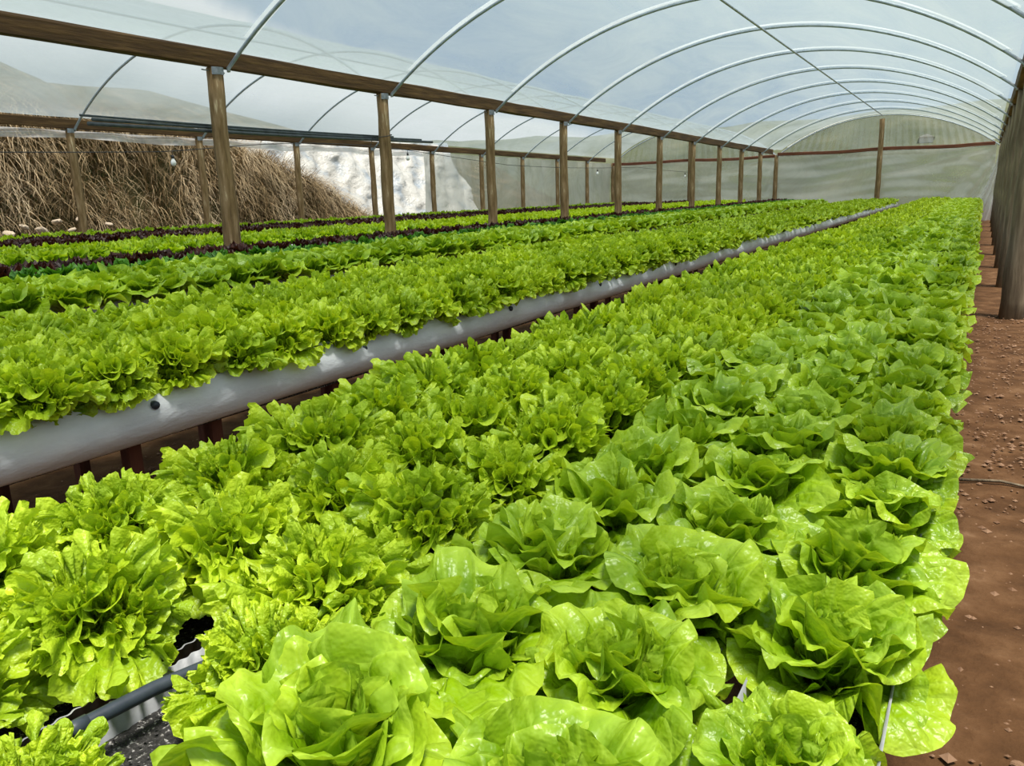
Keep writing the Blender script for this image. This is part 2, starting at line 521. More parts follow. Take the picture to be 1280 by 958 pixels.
# back wall film: folds drawn together at the top right corner and hung from the beam
def wall_back(x0, x1, label, fan, gable):
    nx, nzz = 220, 60
    xs = np.linspace(x0, x1, nx)
    zt = 1.19 + CAM_H
    P = np.zeros((nzz, nx, 3))
    for j, x in enumerate(xs):
        if gable:
            z = np.linspace(zt - .06, arch_z(np.array([x]), x0, x1, zt)[0] + 0.02, nzz)
            fan_x = x - (x0 + x1) / 2
            fold = 0.035 * np.sin(x * 26 + (z - zt) * fan_x * 3.0) * (0.3 + 0.7 * np.abs(np.sin(x * 1.1)))
            fold += 0.02 * np.sin(x * 61 + (z - zt) * fan_x * 5.0) * (np.abs(fan_x) < 2.2)
        else:
            z = np.linspace(0.02, zt - .02, nzz)
            cx, cz = x1 - 0.1, zt
            ang = np.arctan2(cz - z, cx - x + 0.35)
            rr_ = np.hypot(cz - z, cx - x)
            fold = 0.15 * (1 - np.abs(np.sin(ang * 9 + 1.2 * np.sin(ang * 5)))) * fan * np.clip(rr_ / 1.5, 0.1, 1) * np.clip(1.3 - rr_ / 6, .1, 1)
            fold += 0.05 * np.sin(z * 7 + 1.3 * np.sin(x * 1.1)) * (1 - .6 * fan) + 0.012 * np.sin(z * 17 + 3 * np.sin(x * .8))
        fold += 0.03 * np.sin(x * 1.7 + z * 2.1)
        P[:, j, 0], P[:, j, 1], P[:, j, 2] = x, Y_END + 0.16 + fold, z
    b = MB()
    b.grid(P)
    return tag(b.build('wall_back', M['film_gable' if gable else 'film_wall']), label, None, kind='structure')

wall_back(XM, xr(Y_END), 'hazy creased plastic film closing the far end of the near bay below the plank', 1.0, False)
wall_back(XF, XM, 'hazy creased plastic film closing the far end of the far bay below the plank', 0.3, False)
wall_back(XM, xr(Y_END), 'clearer plastic film filling the arched gable of the near bay', 1.0, True)
wall_back(XF, XM, 'clearer plastic film filling the arched gable of the far bay', 1.0, True)

# side curtain on the far left, from the sixth post to the end
ys = np.linspace(18.4, Y_END + 0.1, 170)
zs = np.linspace(0.02, 1, 26)
P = np.zeros((len(zs), len(ys), 3))
for i, s in enumerate(zs):
    z = s * (zp(ys) - 0.02)
    P[i, :, 0] = XF - 0.12 + 0.05 * np.sin(ys * 7 + (1 - s) * 4 * np.sin(ys * .9)) * (0.3 + 0.7 * s) + 0.05 * np.sin(ys * 1.3 + s * 3)
    P[i, :, 1] = ys
    P[i, :, 2] = z
b = MB()
b.grid(P)
tag(b.build('wall_left', M['film_wall']), 'hazy plastic side curtain hanging along the far left side', None, kind='structure')

# rolled-up strip of the side curtain under the far purlin
ys = np.linspace(2.0, 18.4, 90)
P = np.zeros((9, len(ys), 3))
for i in range(9):
    s = i / 8
    P[i, :, 0] = XF - 0.1 + 0.03 * np.sin(ys * 5 + s * 3) + 0.05 * math.sin(s * PI)
    P[i, :, 1] = ys
    P[i, :, 2] = zp(ys) - 0.02 - s * (0.135 + 0.02 * np.sin(ys * 2.0))
b = MB()
b.grid(P)
tag(b.build('rolled_curtain', M['film_white']), 'whitish plastic curtain gathered up under the far purlin above the grass bank', 'curtain')

# bright drape at the far right corner
P = np.zeros((24, 40, 3))
for i in range(24):
    s = i / 23
    u = np.linspace(0, 1, 40)
    wdt = 0.10 + 0.85 * (s ** 1.6)
    P[i, :, 0] = xr(30) + 0.20 - wdt * (1 - u) - 0.0
    P[i, :, 1] = 30.7 + 0.12 * np.sin(u * 23 + s * 2) * (0.3 + s) - 0.4 * s * u
    P[i, :, 2] = 2.36 - 2.33 * s
b = MB()
b.grid(P)
tag(b.build('corner_drape', M['film_white']), 'bright gathered plastic drape hanging in the far right corner', 'curtain')

# ------------------------------------------------------------------ frame: posts, beams, hoops
def log(b, x, y, z0, z1, r, rng, lean=(0, 0), seg=12):
    n = 10
    pts, rad = [], []
    for i in range(n + 1):
        s = i / n
        pts.append((x + lean[0] * (s - 1) + rng.uniform(-.006, .006), y + rng.uniform(-.006, .006), z0 + (z1 - z0) * s))
        rad.append(r * (1.06 - 0.12 * s) * rng.uniform(0.95, 1.05))
    b.tube(pts, rad, seg=seg, wob=0.06, rng=rng)

rng = random.Random(11)
def post(x, y, r, mat, label, grp, z1=None, strap=True, lean=(0, 0)):
    z1 = zp(y) + 0.0 if z1 is None else z1
    t = empty('wooden_post', (x, y, 0), label, 'post', grp)
    b = MB()
    log(b, 0, 0, -0.1, z1, r, rng, lean)
    b.build('log', mat, t)
    if strap:
        b = MB()
        aa = [(r * 1.10 * math.cos(q), r * 1.10 * math.sin(q)) for q in np.linspace(-1.0, 0.5, 8)]
        b.grid(np.array([[(ax, ay, z1 - hh) for ax, ay in aa] for hh in (0.07, 0.0)]))
        b.build('metal_strap', M['strap'], t)
        b = MB()
        b.tube([(0.0, -r - .07, z1 - 0.03), (0, r + 0.04, z1 - 0.035)], 0.006, seg=5)
        b.build('nail', M['strap'], t)
    return t

vis = 0
for k, y in enumerate(POST_Y):
    if k < 2:
        continue
    vis += 1
    post(XM, y, 0.075 if k > 2 else 0.082, M['wood_post'], f'weathered log post, {ORD[vis-1]} from the left in the middle line between the bays', 'middle posts')
vis = 0
for k, y in enumerate([POST_Y[0] + 2.575 * j for j in range(13)]):
    if y < 7.5:
        continue
    vis += 1
    post(XF, y + 0.06, 0.07, M['wood_post'], f'thin log post, {ORD[vis-1]} from the left in the far line', 'far posts')
vis = 0
for k, y in enumerate([POST_Y[2] + 2.575 * j for j in range(11)]):
    yy = y + 0.35
    if yy < 7:
        continue
    vis += 1
    post(xr(yy) + 0.17, yy, 0.10, M['wood_dark'], f'grey log post at right edge, {ORD[vis-1]} from the camera in the right line', 'right posts', lean=(0.06, 0))


def beam(name, pts, w, h, mat, label, cat='beam'):
    """a sawn beam following pts (lower centre line)"""
    n = len(pts)
    vs, fs = [], []
    r = random.Random(len(label))
    for i, p in enumerate(pts):
        d = (Vector(pts[min(i + 1, n - 1)]) - Vector(pts[max(i - 1, 0)]))
        d.z = 0
        d.normalize()
        s = Vector((d.y, -d.x, 0))
        j = [r.uniform(-.008, .008) for _ in range(4)]
        P0 = Vector(p)
        c = 0.012
        prof = [(-w / 2 + c, 0), (w / 2 - c, 0), (w / 2, c), (w / 2, h - c), (w / 2 - c, h), (-w / 2 + c, h), (-w / 2, h - c), (-w / 2, c)]
        for q, (a, z) in enumerate(prof):
            vs.append(tuple(P0 + s * (a + j[q % 4] * .5) + Vector((0, 0, z + j[(q + 1) % 4]))))
    for i in range(n - 1):
        for k in range(8):
            k2 = (k + 1) % 8
            fs.append((i * 8 + k, i * 8 + k2, (i + 1) * 8 + k2, (i + 1) * 8 + k))
    fs.append(tuple(range(8))[::-1])
    fs.append(tuple((n - 1) * 8 + k for k in range(8)))
    b = MB()
    b.add(vs, fs)
    return tag(b.build(name, mat, smooth=False), label, cat)

yy = list(np.arange(1.5, 31.6, 0.86))
beam('wooden_purlin', [(XM, y, zp(y)) for y in yy], 0.085, 0.165, M['wood_beam'], 'long brown wooden beam on the middle posts between the two bays')
beam('wooden_purlin', [(XF, y, zp(y)) for y in yy], 0.08, 0.15, M['wood_beam'], 'long brown wooden beam on the far line of posts above the grass bank')
beam('wooden_purlin', [(xr(y) + .14, y, zp(y) + .005 * math.sin(y * 2)) for y in yy], 0.19, 0.20, M['wood_beam'], 'dark rough wooden beam along the right hand posts')
beam('end_beam', [(x, Y_END - .02, 2.38 + 0.02 * math.sin(x * 1.7) + 0.004 * (x + 6)) for x in np.linspace(XM + .05, xr(Y_END) - .05, 14)], 0.07, 0.11, M['wood_red'], 'reddish plank across the end wall of the near bay')
beam('end_beam', [(x, Y_END - .02, 2.32 + 0.02 * math.sin(x * 1.7)) for x in np.linspace(XF + .05, XM - .05, 14)], 0.07, 0.10, M['wood_red'], 'reddish plank across the end wall of the far bay')
post(-2.98, Y_END - .16, 0.085, M['wood_post'], 'tall pale log post in the centre of the near bay end wall', None, z1=3.45, strap=False)
post(-9.7, Y_END - .14, 0.085, M['wood_post'], 'tall log post in the centre of the far bay end wall', None, z1=3.42, strap=False)


def hoop(x0, x1, y, label, grp):
    t = empty('roof_hoop', ((x0 + x1) / 2, y, zp(y)), label, 'hoop', grp)
    xs = np.linspace(x0, x1, 33)
    zz = arch_z(xs, x0, x1, zp(y))
    ox, oz = (x0 + x1) / 2, zp(y)
    b = MB()
    pts = [(x - ox, 0, z - oz) for x, z in zip(xs, zz)]
    pts = [(x0 - ox + 0.005, 0, -0.03)] + pts + [(x1 - ox - 0.005, 0, -0.03)]
    b.tube(pts, 0.0185, seg=8)
    b.build('pipe', M['pipe'], t)
    if x0 < XM:
        return t
    # white strip added above the film for the bright gloss line along the hoop
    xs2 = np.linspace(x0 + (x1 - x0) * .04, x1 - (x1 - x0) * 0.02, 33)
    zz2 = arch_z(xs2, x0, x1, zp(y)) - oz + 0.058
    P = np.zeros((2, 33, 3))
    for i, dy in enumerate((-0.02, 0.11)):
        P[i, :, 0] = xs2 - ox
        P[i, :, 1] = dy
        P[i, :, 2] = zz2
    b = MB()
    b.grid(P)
    b.build('gloss_strip', M['gloss_strip'], t)
    return t

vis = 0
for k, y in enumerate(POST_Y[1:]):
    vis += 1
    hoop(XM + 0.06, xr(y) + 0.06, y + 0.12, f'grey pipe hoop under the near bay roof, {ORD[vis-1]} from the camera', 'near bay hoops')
vis = 0
for k, y in enumerate(POST_Y[1:]):
    if y < 7.5:
        continue
    vis += 1
    hoop(XF + 0.06, XM - 0.06, y + 0.12, f'grey pipe hoop under the far bay roof, {ORD[vis-1]} from the left', 'far bay hoops')

b = MB()
b.tube([((XM + xr(y)) / 2 + .02, y, zp(y) + 1.165 - 0.035) for y in np.linspace(1.5, Y_END, 20)], 0.016, seg=8)
tag(b.build('ridge_pipe', M['pipe']), 'straight grey pipe tying the near bay hoops together along the ridge', 'pipe')
b = MB()
b.tube([((XM + XF) / 2, y, zp(y) + 1.165 - 0.035) for y in np.linspace(1.5, Y_END, 20)], 0.016, seg=8)
tag(b.build('ridge_pipe', M['pipe']), 'straight grey pipe along the ridge of the far bay', 'pipe')

# rods tied to the middle posts
x0 = XM - 0.12
for i, (dz, dx, y0, y1, r, lab) in enumerate([(0.0, 0.0, 4.45, 9.55, 0.017, 'lowest dark grey rod of the bundle tied to the middle posts'),
                                       (0.038, -0.01, 4.50, 9.30, 0.014, 'middle dark grey rod of the bundle tied to the middle posts'),
                                       (0.066, -0.02, 4.40, 8.7, 0.010, 'topmost thin rod of the bundle tied to the middle posts')]):
    b = MB()
    z0, z1 = CAM_H + .70 + dz, CAM_H + .755 + dz * .5
    b.tube([(x0 + dx, y0 + (y1 - y0) * s, z0 + (z1 - z0) * s - .012 * math.sin(PI * s)) for s in np.linspace(0, 1, 9)], r, seg=8)
    tag(b.build('dark_rod', M['dark_pipe']), lab, 'rod', 'rods on the middle posts')
b = MB()
ring = [(XM - .02 + 0.115 * math.cos(t), POST_Y[3] + 0.1 * math.sin(t), CAM_H + .775 + .02 * math.sin(t)) for t in np.linspace(0, 2 * PI, 17)]
b.tube(ring, 0.005, seg=5, cap=False)
b.tube([(XM - .1, POST_Y[3] - .1, CAM_H + .775), (XM - .13, POST_Y[3] - .13, CAM_H + .65), (XM - .1, POST_Y[3] - .16, CAM_H + .56)], .004, seg=5)
tag(b.build('tie_wire', M['wire']), 'thin wire tying the dark rods to the second middle post', 'wire')

# electric cable with hanging bulbs in the far bay
XC = -9.75
cab = []
bulb_y = [7.75, 13.2, 22.5, 30.9]
for y in np.linspace(1.5, 31.3, 60):
    if y < 7.75:
        s = (y - 1.5) / 6.25
        z = CAM_H + 0.60 + 0.13 * s ** 2
    elif y < 13.2:
        s = (y - 7.75) / 5.45
        z = CAM_H + 0.73 + 0.2 * s + 0.12 * math.sin(PI * s)
    else:
        z = CAM_H + 0.93 - 0.13 * min(1, (y - 13.2) / 4) - 0.1 * abs(math.sin((y - 13.2) / 4))
    cab.append((XC, y, z))
b = MB()
b.tube(cab, 0.006, seg=5)
tag(b.build('electric_cable', M['wire']), 'thin black electric cable sagging through the far bay', 'cable')
for i, y in enumerate(bulb_y):
    zc = np.interp(y, [c[1] for c in cab], [c[2] for c in cab])
    t = empty('light_bulb', (XC, y, zc - 0.16), ['white light bulb hanging from the cable in front of the dry grass bank',
                               'white light bulb hanging in front of the white tarp',
                               'white light bulb hanging near the far end of the side curtain',
                               'white light bulb hanging close to the far bay end wall'][i], 'bulb', 'bulbs on the cable')
    b = MB()
    b.tube([(0, 0, -0.04), (0, 0, -0.03), (0, 0, -0.005), (0, 0, 0.02), (0, 0, 0.05), (0, 0, 0.062)], [0.012, 0.028, 0.038, 0.034, 0.018, 0.014], seg=12)
    b.build('glass', M['bulb'], t)
    b = MB()
    b.tube([(0, 0, 0.06), (0, 0, 0.105)], 0.02, seg=10)
    b.build('socket', M['wire'], t)
    b = MB()
    b.tube([(0, 0, 0.105), (0, 0, 0.16)], 0.005, seg=5)
    b.build('cord', M['wire'], t)

# ------------------------------------------------------------------ outside: bank, tarp, hills
def bank_h(x, y):
    """height of the ground outside on the left"""
    top = np.interp(y, [0, 8, 12, 14.5, 16, 17.5, 19, 20.5], [3.0, 2.9, 2.7, 2.3, 1.75, 1.15, 0.5, 0.0])
    s = np.clip((-13.9 - x) / 1.7, 0, 1)
    s = s * s * (3 - 2 * s)
    h = top * s
    s2 = np.clip((-20.0 - x) / 13, 0, 1)
    h = h + s2 * np.interp(y, [0, 25, 36, 46], [6.0, 6.5, 5.0, 4.0])
    return h

bx = axis([(-40, -17, 1.5), (-17, -13.7, 0.15)])
by = np.concatenate([np.arange(-2, 22.4, 0.35), np.arange(23, 60, 2.0)])
BX, BY = np.meshgrid(bx, by)
BZ = bank_h(BX, BY) + 0.07 * fnoise(BX, BY, 2.2, 21) * np.clip((-13.8 - BX) / 0.5, 0, 1) - 0.04
b = MB()
b.grid(np.stack([BX, BY, BZ], -1))
bank = b.build('grass_bank', M['bank'])
tag(bank, 'steep earth bank outside the left side covered in dry grass', 'bank')

# the dry grass
rs = np.random.RandomState(8)
def blades(n, name, mat, label, ylo, yhi, lmin, lmax, wid, xlo, xhi, droop):
    x = rs.uniform(xlo, xhi, n)
    y = rs.uniform(ylo, yhi, n)
    tuft = np.sin(x * 5 + 3 * np.sin(y * 2.2)) * np.sin(y * 3.3 + x)
    h = bank_h(x, y)
    keep = (h > 0.04) & (rs.uniform(-1, 1, n) < tuft * 1.3 + 0.35)
    x, y, h = x[keep], y[keep], h[keep]
    n = len(x)
    Ln = rs.uniform(lmin, lmax, n) * np.clip(0.45 + h / 2.2, 0.4, 1.1)
    az = rs.normal(0.0, 1.0, n)          # mostly hanging towards +x
    dirx, diry = np.cos(az), np.sin(az)
    K = 6
    V = np.zeros((n, K, 2, 3))
    wd = rs.uniform(0.6, 1.4, n) * wid
    px, py, pz = x.copy(), y.copy(), h - 0.03
    th0 = rs.uniform(0.1, 0.7, n)
    th1 = th0 + droop * rs.uniform(0.55, 1.15, n)
    for k in range(K):
        s = k / (K - 1)
        w = wd * (1 - s * 0.85)
        V[:, k, 0] = np.stack([px + diry * w, py - dirx * w, pz], -1)
        V[:, k, 1] = np.stack([px - diry * w, py + dirx * w, pz], -1)
        th = th0 + (th1 - th0) * s ** 0.6
        st = Ln / (K - 1)
        px = px + dirx * np.sin(th) * st
        py = py + diry * np.sin(th) * st
        pz = pz + np.cos(th) * st
    idx = np.arange(n)[:, None] * (K * 2)
    F = []
    for k in range(K - 1):
        F.append(idx + np.array([[k * 2, k * 2 + 1, k * 2 + 3, k * 2 + 2]]))
    F = np.concatenate(F)
    me = fast_mesh(name, V.reshape(-1, 3), F, np.zeros((n * K * 2, 2)), mat)
    return tag(obj(name, me), label, 'grass', kind='stuff')

blades(60000, 'dry_grass', M['dry_grass'], 'long dry brown grass hanging down the bank on the left', -1, 20.3, 0.5, 1.35, 0.0075, -16.2, -13.95, 2.5)
blades(13000, 'green_weeds', M['weed'], 'dark green weeds among the dry grass on the bank', -1, 21.0, 0.15, 0.5, 0.016, -16.6, -13.95, 1.4)

rock_me = [rock_mesh('rock', s, M['rock']) for s in (5, 6, 7)]
for i, (y, h, s) in enumerate([(7.1, .33, .06), (7.35, 0.10, .09), (7.6, 0.22, .07), (7.9, 0.12, .10), (8.15, 0.30, .08), (8.4, 0.10, .07), (8.55, 0.34, .06), (9.1, 0.2, .06)]):
    o = obj('rock', rock_me[i % 3], None, (-13.86, y * 1.04, 0.72 + h), (0.3, 0.2, i * 1.1), (s, s * 1.2, s))
    o.location = (-13.9 + 0.02, y * 1.04, 0.78 + h * .8)
    tag(o, f'{ORD[i]} pale rock from the left at the foot of the dry grass bank', 'rock', 'pale rocks at the foot of the bank')

# bright rumpled tarp over a mound behind the bank
ty = np.linspace(15.0, 27.5, 100)
tz = np.linspace(0, 1, 44)
P = np.zeros((len(tz), len(ty), 3))
for i, s in enumerate(tz):
    P[i, :, 0] = -16.2 - 3.0 * s ** 0.8 + 0.13 * np.sin(ty * 3.1 + s * 9) + 0.10 * fnoise(ty, s * 7 + 0 * ty, 2.2, 31) + 0.06 * np.sin(ty * 7.0 - s * 17)
    P[i, :, 1] = ty + 1.2 * s
    P[i, :, 2] = 0.0 + 3.4 * s + 0.12 * fnoise(ty, s * 5 + 0 * ty, 1.7, 32)
b = MB()
b.grid(P)
tag(b.build('white_tarp', M['tarp']), 'bright white crumpled plastic tarp over a mound behind the grass bank', 'tarp')

# hills behind the end wall and beyond the right side
hx = np.linspace(-90, 60, 76)
hy = np.linspace(44, 110, 24)
HX, HY = np.meshgrid(hx, hy)
HZ = np.clip((HY - 44) / 16, 0, 1) ** 0.8 * (6.7 + 0.5 * np.sin(HX * .06)) + 0.4 * fnoise(HX, HY, 0.35, 41) - 0.4
b = MB()
b.grid(np.stack([HX, HY, HZ], -1))
tag(b.build('far_hill', M['hill']), 'green and tan hillside seen hazily through the end wall film', 'hill')
b = MB()
b.box(-3.0, -2.3, 52.3, 53.2, 3.0, 3.80)
b.add([(-3.06, 52.2, 3.8), (-2.24, 52.2, 3.8), (-2.24, 53.3, 3.8), (-3.06, 53.3, 3.8), (-2.65, 52.2, 3.97), (-2.65, 53.3, 3.97)],
      [(0, 1, 4), (2, 3, 5), (1, 2, 5, 4), (3, 0, 4, 5), (0, 3, 2, 1)])
tag(b.build('small_hut', M['house'], smooth=False), 'small pale hut blurred behind the end wall film', 'hut')

# ------------------------------------------------------------------ benches
def shift(y, x=0.0): return (0.0075 + 0.0082 * x) * y     # the rows fan out a little
def bench_slope(y): return 0.0012 * y

ZB = CAM_H - 0.665            # grit surface of the near bench
def ybreaks(y_fine):
    out = list(np.arange(0.12, y_fine, 0.0035))
    return np.array(out + list(np.linspace(y_fine, Y_END - .3, 40)))

def trough(bench, xc, w, corr):
    """corrugated sheet channel (parts: sheet, grit)"""
    yv = ybreaks(3.0) if corr else np.linspace(0.1, Y_END - .3, 60)
    prof = [(-w / 2 - .003, 0.045), (-w / 2, 0.045), (-w / 2 + 0.008, -0.02), (-w / 2 + .03, -0.055), (w / 2 - .03, -0.055), (w / 2 - .008, -0.02), (w / 2, 0.045), (w / 2 + .003, 0.045)]
    P = np.zeros((len(yv), len(prof), 3))
    a = 0.0022 * np.sin(yv * 2 * PI / 0.021) * (yv < 3.0)
    for j, (dx, dz) in enumerate(prof):
        sgn = 1 if dx > 0 else -1
        P[:, j, 0] = xc + shift(yv, xc) + dx + a * sgn
        P[:, j, 1] = yv
        P[:, j, 2] = ZB + bench_slope(yv) + dz
    b = MB()
    b.grid(P)
    b.build('channel_sheet', M['trough'], bench)
    gv = np.concatenate([np.arange(0.12, 3.0, 0.02), np.linspace(3.0, Y_END - .3, 40)])
    us = np.linspace(-w / 2 + .006, w / 2 - .006, 9)
    P = np.zeros((len(gv), 9, 3))
    for j, dx in enumerate(us):
        P[:, j, 0] = xc + shift(gv, xc) + dx
        P[:, j, 1] = gv
        P[:, j, 2] = ZB + bench_slope(gv) + 0.005 * fnoise(gv, dx + 0 * gv, 40, 77)
    b = MB()
    b.grid(P)
    g = b.build('grit', M['grit'], bench)
    g['kind'] = 'stuff'
    b = MB()
    for i in range(1500):
        y = rnd.uniform(0.3, 2.6)
        x = xc + shift(y, xc) + rnd.uniform(-w / 2 + .012, w / 2 - .012)
        s = rnd.uniform(0.0012, 0.0034)
        b.add(oct_v * np.array([s, s * rnd.uniform(.7, 1.3), s * .8]) + np.array([x, y, ZB + bench_slope(y) + 0.004]), oct_f)
    g = b.build('grit_grains', M['grit'], bench, smooth=False)
    g['kind'] = 'stuff'

ROWS1 = [(-0.125, 'butter', 'the row beside the dirt aisle'), (-0.338, 'butter', 'the near bench middle butterhead row'), (-0.565, 'butter', 'the butterhead row beside the frilly rows'),
         (-0.80, 'curly', 'the frilly row beside the butterheads'), (-1.045, 'curly', 'the middle frilly row of the near bench'), (-1.305, 'curly', 'the near bench row facing the white bench')]
bench1 = empty('growing_bench', (0, 0, 0), 'near growing bench of corrugated channels on wooden legs under the nearest lettuces', 'bench')
for (x, kind, _), w in zip(ROWS1, (.165, .165, .175, .215, .215, .2)):
    trough(bench1, x, w, kind == 'curly' or x < -.5)

def legs(bench, xa, xb, ys, ztop, drop=0.06):
    lm = MB()
    lm.box(-.024, .024, -.024, .024, 0, ztop)
    me = lm.mesh('leg', M['leg_red'], smooth=False)
    for y in ys:
        for x in (xa, xb):
            obj('leg', me, bench, (x + shift(y) * (bench is bench1), y, 0))
        m = MB()
        m.box(xa - .03, xb + .03, y - .02, y + .02, ztop, ztop + .035)
        m.build('crossbar', M['leg_red'], bench, smooth=False)

legs(bench1, -1.2, -0.15, [0.9 + 1.3 * i for i in range(23)], ZB - 0.10)

# black hose in the frilly row's channel
t = bench1
b = MB()
hp = [(-0.885, 0.30, CAM_H - .604), (-0.872, 0.46, CAM_H - .600), (-0.862, 0.56, CAM_H - .603), (-0.845, 0.70, CAM_H - .618), (-0.83, 1.0, CAM_H - .640), (-0.82, 2.0, CAM_H - .646)]
b.tube(hp, 0.0095, seg=12)
h_o = b.build('black_hose', M['hose'])
tag(h_o, 'black hose lying in the channel at the lower left among frilly lettuces', 'hose')
b = MB()
b.tube([(-.874, .445, CAM_H - .600), (-.8705, .475, CAM_H - .600)], 0.0105, seg=12)
b.build('hose_joint', M['hose'], h_o)


def white_bench(x_right, x_left, zr, label, fine, legs_y, y1=Y_END - .6, clip_y=()):
    """bench wrapped in white plastic: rounded side walls, grit top"""
    t = empty('white_bench', ((x_right + x_left) / 2, 0, 0), label, 'bench')
    ox = (x_right + x_left) / 2
    yv = np.concatenate([np.arange(-0.2, fine, 0.05), np.linspace(fine, y1, 60)])
    prof = [(-.10, -0.02), (-.05, 0.002), (-.015, 0.004), (0.006, -0.012), (0.03, -0.05), (0.042, -0.09), (0.032, -0.13), (0.0, -0.165), (-.05, -0.185), (-.14, -.19)]
    for sgn, xe in ((1, x_right), (-1, x_left)):
        P = np.zeros((len(yv), len(prof), 3))
        for j, (dx, dz) in enumerate(prof):
            k = 1 + 0.16 * np.sin(yv * 2.3 + 1.0) + 0.07 * np.sin(yv * 6.1 + j)
            rim = 0.014 * np.clip(np.sin(yv * 7.3) + np.sin(yv * 11.7 + 2) - .5, 0, 2) if j in (2, 3) else 0
            P[:, j, 0] = xe - ox + sgn * (dx * (k if dx > 0 else 1) + 0.0035 * np.sin(yv * 47 + j * .7) * (np.sin(yv * 2.3) > .4))
            P[:, j, 1] = yv
            P[:, j, 2] = zr + dz + rim + 0.004 * np.sin(yv * 3.1)
        b = MB()
        b.grid(P)
        b.build('plastic_liner', M['white_plastic'], t)
    b = MB()
    b.box(x_left - ox + .05, x_right - ox - .05, -.2, y1, zr - .19, zr - .03)
    b.build('bed_fill', M['grit'], t, smooth=False)
    lm = MB()
    lm.box(-.024, .024, -.024, .024, 0, zr - .185)
    me = lm.mesh('leg', M['leg_red'], smooth=False)
    for y in legs_y:
        obj('leg', me, t, (x_right - .15 - ox, y, 0))
        obj('leg', me, t, (x_left + .15 - ox, y, 0))
    for y in clip_y:
        b = MB()
        b.tube([(x_right - ox - .02, y, zr - .045), (x_right - ox + .034, y - .004, zr - .05)], [.011, .011], seg=10)
        b.tube([(x_right - ox + .02, y, zr - .05), (x_right - ox + .037, y - .004, zr - .05)], [.014, .014], seg=10)
        b.build('pipe_stub', M['hose'], t)
    return t

Z2 = CAM_H - 0.585
white_bench(-2.31, -3.50, Z2, 'white plastic wrapped bench of frilly lettuces across the gap from the near bench', 8.0,
            [1.64, 1.99, 2.66, 3.57, 4.27, 4.79] + [5.6 + .8 * i for i in range(31)], clip_y=(1.63, 2.69, 7.0, 4.0, 5.3))
Z3 = CAM_H - 0.56
white_bench(-4.66, -6.28, Z3, 'white edged bench of butterheads and dark red lettuces before the middle posts', 6.0, [2 + 1.3 * i for i in range(22)], y1=Y_END - 1.2, clip_y=(2.95,))
Z4 = CAM_H - 0.50
white_bench(-7.15, -9.75, Z4, 'bench of bright green and dark red lettuces just behind the middle posts', 3.0, [3 + 1.3 * i for i in range(21)], y1=Y_END - 1.2)
white_bench(-10.35, -12.45, Z4, 'farthest bench of dark red and bright green lettuces beside the far posts', 3.0, [3 + 1.3 * i for i in range(21)], y1=Y_END - 1.2)


